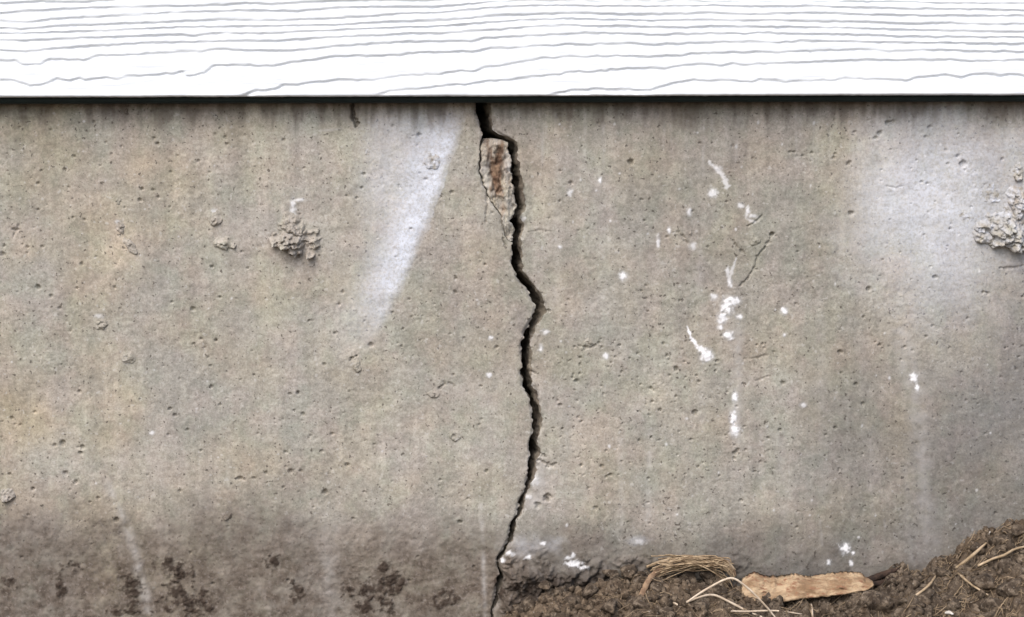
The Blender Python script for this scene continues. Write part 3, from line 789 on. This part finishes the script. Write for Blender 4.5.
# ------------------------------------------------------------------ bark, straw, clods
def tube(points, radii, sides=7, flat=1.0):
    P = np.array(points, float)
    # smooth the path
    t = np.linspace(0, 1, len(P)); tt = np.linspace(0, 1, (len(P) - 1) * 5 + 1)
    if len(P) > 2:
        out = []
        for i in range(len(P) - 1):
            p0 = P[max(i - 1, 0)]; p1 = P[i]; p2 = P[i + 1]; p3_ = P[min(i + 2, len(P) - 1)]
            for s in np.linspace(0, 1, 5, endpoint=False):
                out.append(.5 * ((2 * p1) + (-p0 + p2) * s + (2 * p0 - 5 * p1 + 4 * p2 - p3_) * s * s + (-p0 + 3 * p1 - 3 * p2 + p3_) * s ** 3))
        out.append(P[-1]); S = np.array(out)
    else:
        S = np.stack([np.interp(tt, t, P[:, k]) for k in range(3)], -1)
    rad = np.interp(tt, np.linspace(0, 1, len(radii)), radii)
    V = []; F = []
    T = np.gradient(S, axis=0); T /= np.linalg.norm(T, axis=1)[:, None] + 1e-9
    ref = np.array([0, -1.0, .3])
    for i in range(len(S)):
        a = np.cross(T[i], ref); a /= np.linalg.norm(a) + 1e-9
        b = np.cross(T[i], a)
        for k in range(sides):
            an = 2 * math.pi * k / sides
            V.append(S[i] + rad[i] * (math.cos(an) * a + math.sin(an) * b * flat))
    for i in range(len(S) - 1):
        for k in range(sides):
            k2 = (k + 1) % sides
            F.append((i * sides + k, i * sides + k2, (i + 1) * sides + k2, (i + 1) * sides + k))
    F.append(tuple(range(sides))[::-1]); F.append(tuple((len(S) - 1) * sides + k for k in range(sides)))
    return np.array(V), F

def solid(name, V, F, mat, smooth=True):
    V = np.array(V)
    low = V[:, 2].argmin()
    org = np.array([V[:, 0].mean(), V[:, 1].mean(), V[low, 2]])
    me = bpy.data.meshes.new(name)
    me.from_pydata((V - org).tolist(), [], [tuple(int(i) for i in f) for f in F])
    for p in me.polygons: p.use_smooth = smooth
    me.update()
    o = link(name, me, mat)
    o.location = org
    return o

def stalk(name, pts, r0, r1, mat, label, cat, group=None, flat=1.0, sides=7, lift=0.0):
    d = [hit(*p) for p in pts]
    n = len(pts)
    P = []
    rj = np.random.RandomState(int(pts[0][0] * 7 + pts[0][1]))
    for i, p in enumerate(pts):
        di = d[0] + (d[-1] - d[0]) * i / (n - 1)
        dd = max(di, d[i] + r0 * .5, .004) + lift * math.sin(math.pi * (.12 + .76 * i / (n - 1)))
        x, z = W(p[0], p[1], dd)
        P.append((float(x) + rj.normal(0, .0004), -dd, float(z) + rj.normal(0, .0004)))
    # sink the two ends a little into the soil
    V, F = tube(P, [r0, r0 * 1.05, r0, r1], sides, flat)
    V = V + (rj.rand(*V.shape) - .5) * r0 * .25
    return tag(solid(name, V, F, mat), label, cat, group)

G1 = "straw stalks lying on the soil heap"
stalk("straw_stalk", [(682,606),(700,593),(720,581),(733,578.5),(745,585),(757,597),(768,609),(776,619)], .00105, .0008, M_STRAWP, "pale straw stalk arched high, its far end crossing the bark", "straw", G1)
stalk("straw_stalk", [(681,604),(698,598),(714,595.5),(730,602),(748,611),(762,617)], .0011, .0008, M_STRAWP, "pale straw stalk in a low bend under the high arched one", "straw", G1)
stalk("straw_stalk", [(666,596),(675,603),(685,608)], .0011, .0008, M_STRAWP, "short pale straw bit left of the arched stalks", "straw", G1)
stalk("straw_stalk", [(722,610),(745,611.5),(775,611),(802,614)], .0009, .0006, M_STRAWP, "straight pale straw lying level below the bark", "straw", G1)
stalk("straw_stalk", [(699,619),(700.5,609),(703,598)], .0011, .0009, M_STRAW, "short straw standing upright beneath the arched stalks", "straw", G1)
stalk("straw_stalk", [(647,566.5),(665,561),(690,558),(712,559),(727,561.5),(735,570)], .0016, .001, M_STRAW, "long tan straw along the top of the dry grass bundle", "straw", G1)
stalk("straw_stalk", [(655,569),(685,566.5),(710,564.5),(725,562)], .0015, .001, M_STRAW, "tan straw running just under the top of the grass bundle", "straw", G1)
stalk("straw_stalk", [(693,557),(690,563),(687,571)], .0012, .0009, M_STRAW, "short straw tied across the dry grass bundle", "straw", G1)
stalk("dead_grass", [(641,597),(646,586),(652,576),(661,570),(676,569)], .0030, .0012, M_LEAF, "curled brown dead grass blade hanging at the bundle's end", "dead grass", None, .35)
stalk("dead_grass", [(712,561),(722,563),(731,567),(736,576)], .0024, .0011, M_LEAF, "reddish dead blade folded down beside the bark", "dead grass", None, .4)
stalk("straw_stalk", [(957,568),(966,560.5),(975,552),(986,543)], .0016, .0010, M_STRAW, "thick tan straw leaning up against the high soil heap", "straw", G1, lift=.012)
stalk("straw_stalk", [(978,566),(992,559),(1003,555.5),(1015,549),(1028,545)], .0013, .0009, M_STRAW, "long tan straw lying across the high soil heap", "straw", G1, lift=.012)
stalk("straw_stalk", [(956,571),(968,582),(988,595)], .0011, .0006, M_STRAW, "thin straw pointing down from the thick leaning one", "straw", G1, lift=.012)
stalk("straw_stalk", [(903,602),(918,594),(931,584),(936,574)], .0012, .0007, M_STRAW, "bent tan straw on the soil between bark and high heap", "straw", G1, lift=.012)
stalk("straw_stalk", [(813,619),(812,609),(810.5,603)], .0010, .0007, M_STRAWP, "pale straw stub upright under the middle of the bark", "straw", G1)

def bundle():
    rb = np.random.RandomState(4)
    base = np.array([(645,572),(660,564),(690,559.5),(712,561),(727,564),(734,573)], float)
    d0 = max(hit(690, 575), .01) + .004
    VV = []; FF = []; k = 0
    for i in range(58):
        a = rb.uniform(0, .55); b = rb.uniform(a + .25, 1.0)
        tt = np.linspace(a, b, 6); tb = np.linspace(0, 1, len(base))
        oy = rb.normal(0, 3.4) + 3.0; sl = rb.normal(0, 17)
        P = []
        dd = d0 + rb.uniform(-.004, .012)
        for q in tt:
            px = np.interp(q, tb, base[:, 0]) + rb.normal(0, 1.2); py = max(np.interp(q, tb, base[:, 1]) + oy + sl * (q - .5) + rb.normal(0, 1.1), 555.5)
            x, z = W(px, py, dd); P.append((float(x), -dd + rb.normal(0, .0012), float(z)))
        r = rb.uniform(.0003, .0008)
        V, F = tube(P, [r, r, r * .6], 4)
        VV.append(V); FF += [tuple(j + k for j in f) for f in F]; k += len(V)
    tag(solid("grass_bundle", np.concatenate(VV), FF, M_LEAFB), "tangled bundle of fine dry grass bent over the soil beside the bark", "dry grass")
bundle()

# bark: a broken slab leaning on the soil
def make_bark():
    top = np.array([(742,583),(747,578),(755,574),(765,578),(780,578.5),(793,576),(810,579),(830,576),(850,574),(862,575.5),(868,580),(874,584)], float)
    bot = np.array([(744,603),(750,606),(760,606),(770,605),(780,604),(800,601.5),(820,600),(840,597),(852,595.5),(862,594),(868,592),(875,587)], float)
    n = 90; m = 18
    u = np.linspace(742.5, 874, n)
    ty = np.interp(u, top[:, 0], top[:, 1]) + 1.2 * perlin(u / 4, u * 0, 501) + .6 * perlin(u / 1.8, u * 0, 503)
    by = np.interp(u, bot[:, 0], bot[:, 1]) + 1.0 * perlin(u / 5, u * 0 + 3, 502) - 2
    dt = max(hit(800, 592), .02) + .006
    Vf = []; Vb = []
    for j in range(m):
        s = j / (m - 1)
        for i in range(n):
            py = by[i] + (ty[i] - by[i]) * s
            d = dt + .020 * (1 - s) + .004 * math.sin(s * math.pi)
            x, z = W(u[i], py, d)
            e = min(s, 1 - s, i / n * 4, (n - 1 - i) / n * 4)
            rgh = .0030 * float(fbm(np.array(x) * .35, np.array(z), .009, 4, 505, .6)) + .0012 * max(0, 1 - e / .12) ** 2
            Vf.append((float(x), -d + rgh, float(z)))
            Vb.append((float(x), -d + .0055 + .4 * rgh, float(z) + .0015))
    N = n * m
    F = [tuple(q) for q in grid_quads(m, n)] + [tuple(q) for q in grid_quads(m, n, N, True)]
    for idx, fl in ((np.arange(n), True), ((m - 1) * n + np.arange(n), False), (np.arange(m) * n, False), (np.arange(m) * n + n - 1, True)):
        for a, b in zip(idx[:-1], idx[1:]):
            q = (a, b, b + N, a + N)
            F.append(q[::-1] if fl else q)
    o = solid("bark_chip", Vf + Vb, F, M_BARK)
    tag(o, "long flat piece of tan orange bark lying on the soil", "bark")
make_bark()
stalk("twig", [(866,581),(876,577),(888,573),(899,569.5)], .0034, .0012, M_TWIG, "dark splintered twig at the narrow end of the bark", "twig", None, .6)
stalk("twig", [(868,583),(880,583),(892,579)], .0030, .0014, M_TWIG, "short dark wood splinter between bark and upper twig", "twig", None, .6)

rc = np.random.RandomState(77)
def clod(px, py, r, sub=3, seed=0, mat=M_SOIL, name="soil_clod", sink=.35, squash=.8):
    v, f = ICO[sub]
    rr = 1 + .38 * p3(v + seed * 2.3, .8, 600) + .24 * p3(v + seed, .33, 610) + .12 * p3(v + seed, .15, 620)
    w = v * rr[:, None]
    rk = np.random.RandomState(seed + 3000)
    for _ in range(9):                      # knock flat faces into it
        nn = rk.normal(size=3); nn /= np.linalg.norm(nn); t_ = rk.uniform(.45, .8)
        over_ = np.maximum(w @ nn - t_, 0)
        w = w - over_[:, None] * nn * .88
    w = w * r * .00118
    w[:, 2] *= squash
    a = seed * 1.7
    w = np.stack([w[:, 0] * math.cos(a) - w[:, 1] * math.sin(a), w[:, 0] * math.sin(a) + w[:, 1] * math.cos(a), w[:, 2]], -1)
    d = max(hit(px, py), .006)
    x, z = W(px, py, d)
    c = np.array([float(x), -d - r * .0003, float(z)])
    return solid(name, w + c, f, mat)
G2 = "soil clods on the heap"
CL = [(612,574,7),(628,570,8),(655,588,10),(672,580,8),(690,578,9),(706,574,8),(718,590,9),(700,606,10),(735,596,8),(640,604,11),(590,590,9),(560,592,8),(575,604,10),(530,603,9),(545,585,7),
 (905,580,9),(920,596,11),(948,600,10),(938,572,8),(965,570,9),(985,580,11),(1005,566,10),(1010,590,12),(990,604,10),(1000,540,9),(975,548,7),(1016,530,9),(890,604,9),(900,614,9),(925,612,8),(610,606,9),(520,612,8),(665,612,9)]
for i, (x, y, r) in enumerate(CL):
    o = clod(x, y, r, 3, i + 1)
    if x < 640: lab, g = "rough brown soil clod in the low heap beside the foot of the crack", "clods beside the crack foot"
    elif x < 760: lab, g = "rough brown soil clod among the arched straw and dry grass bundle", "clods among the straw"
    elif y > 592 and x < 960: lab, g = "rough brown soil clod at the bottom between bark and high heap", "clods between bark and high heap"
    elif x < 960: lab, g = "rough brown soil clod against the wall past the dark twig", "clods past the twig"
    else: lab, g = "rough brown soil clod on the slope of the high heap with straw", "clods on the high heap"
    tag(o, lab, "soil clod", g)
o = clod(872, 603, 15, 4, 60, M_SOIL, "soil_clod"); tag(o, "large smooth greyish clod right under the bark's narrow end", "soil clod")
o = clod(950, 612, 4, 3, 71, M_STONE, "stone_chip", squash=.6); tag(o, "small pale stone chip at the foot of the high soil heap", "stone chip")
o = clod(735, 594, 2.6, 3, 72, M_STONE, "stone_chip"); tag(o, "tiny pale stone chip under the arched straw", "stone chip")
o = clod(988, 533, 2.4, 3, 73, M_STONE, "stone_chip"); tag(o, "tiny pale stone chip near the top of the high heap", "stone chip")

# loose crumbs and root fibres: nobody could count them
def crumbs():
    v, f = ICO[1]
    VV = []; FF = []; k = 0
    for i in range(3600):
        px = rc.uniform(500, 1090); x = (px - 512) / 1000
        d = rc.rand() ** 1.2 * .19 + .002
        r = (.0009 + .0042 * rc.rand() ** 3)
        z = float(np.interp(d, [0, 1], [0, 1])) * 0
        w = v * (1 + .55 * (rc.rand(len(v), 1) - .5) * 2) * r * (.6 + .8 * rc.rand(3))
        VV.append((w, x, -d, r)); FF.append(f + k); k += len(v)
    xs_ = np.array([q[1] for q in VV]); ys_ = np.array([q[2] for q in VV]); hs = ground_h(xs_, ys_)
    V = np.concatenate([q[0] + np.array([q[1], q[2], h + q[3] * .25]) for q, h in zip(VV, hs)])
    me = mesh_arrays("soil_crumbs", V, np.concatenate(FF))
    o = link("soil_crumbs", me, M_SOIL)
    tag(o, "loose crumbs of soil scattered over the heap", "soil crumbs", kind="stuff")
crumbs()
def fibres():
    VV = []; FF = []; k = 0
    for i in range(900):
        x = rc.uniform(.09, .58) if i % 3 else rc.uniform(.38, .58); d = rc.uniform(.004, .16)
        L = rc.uniform(.008, .035) if i % 7 else rc.uniform(.03, .075); a = rc.uniform(0, 2 * math.pi); bend = rc.uniform(-1.2, 1.2)
        n = 5; P = []
        cx, cd = x, d
        for j in range(n):
            P.append((cx, cd)); cx += math.cos(a) * L / n; cd += math.sin(a) * L / n * .7; a += bend / n
        P = np.array(P); P[:, 1] = np.maximum(P[:, 1], .002)
        h = ground_h(P[:, 0], -P[:, 1]) + .001 + .004 * rc.rand() * np.sin(np.linspace(.2, 2.9, n))
        pts = np.stack([P[:, 0], -P[:, 1], h], -1)
        r = rc.uniform(.0002, .00055)
        for j in range(n):
            for s in range(3):
                an = s * 2.094
                VV.append(pts[j] + r * np.array([math.sin(a) * math.cos(an), math.cos(a) * math.cos(an), math.sin(an)]))
        for j in range(n - 1):
            for s in range(3):
                s2 = (s + 1) % 3
                FF.append((k + j * 3 + s, k + j * 3 + s2, k + (j + 1) * 3 + s2, k + (j + 1) * 3 + s))
        k += n * 3
    me = mesh_arrays("root_fibres", np.array(VV), np.array(FF))
    o = link("root_fibres", me, M_ROOT)
    tag(o, "fine dry root fibres tangled through the soil heap", "root fibres", kind="stuff")
fibres()
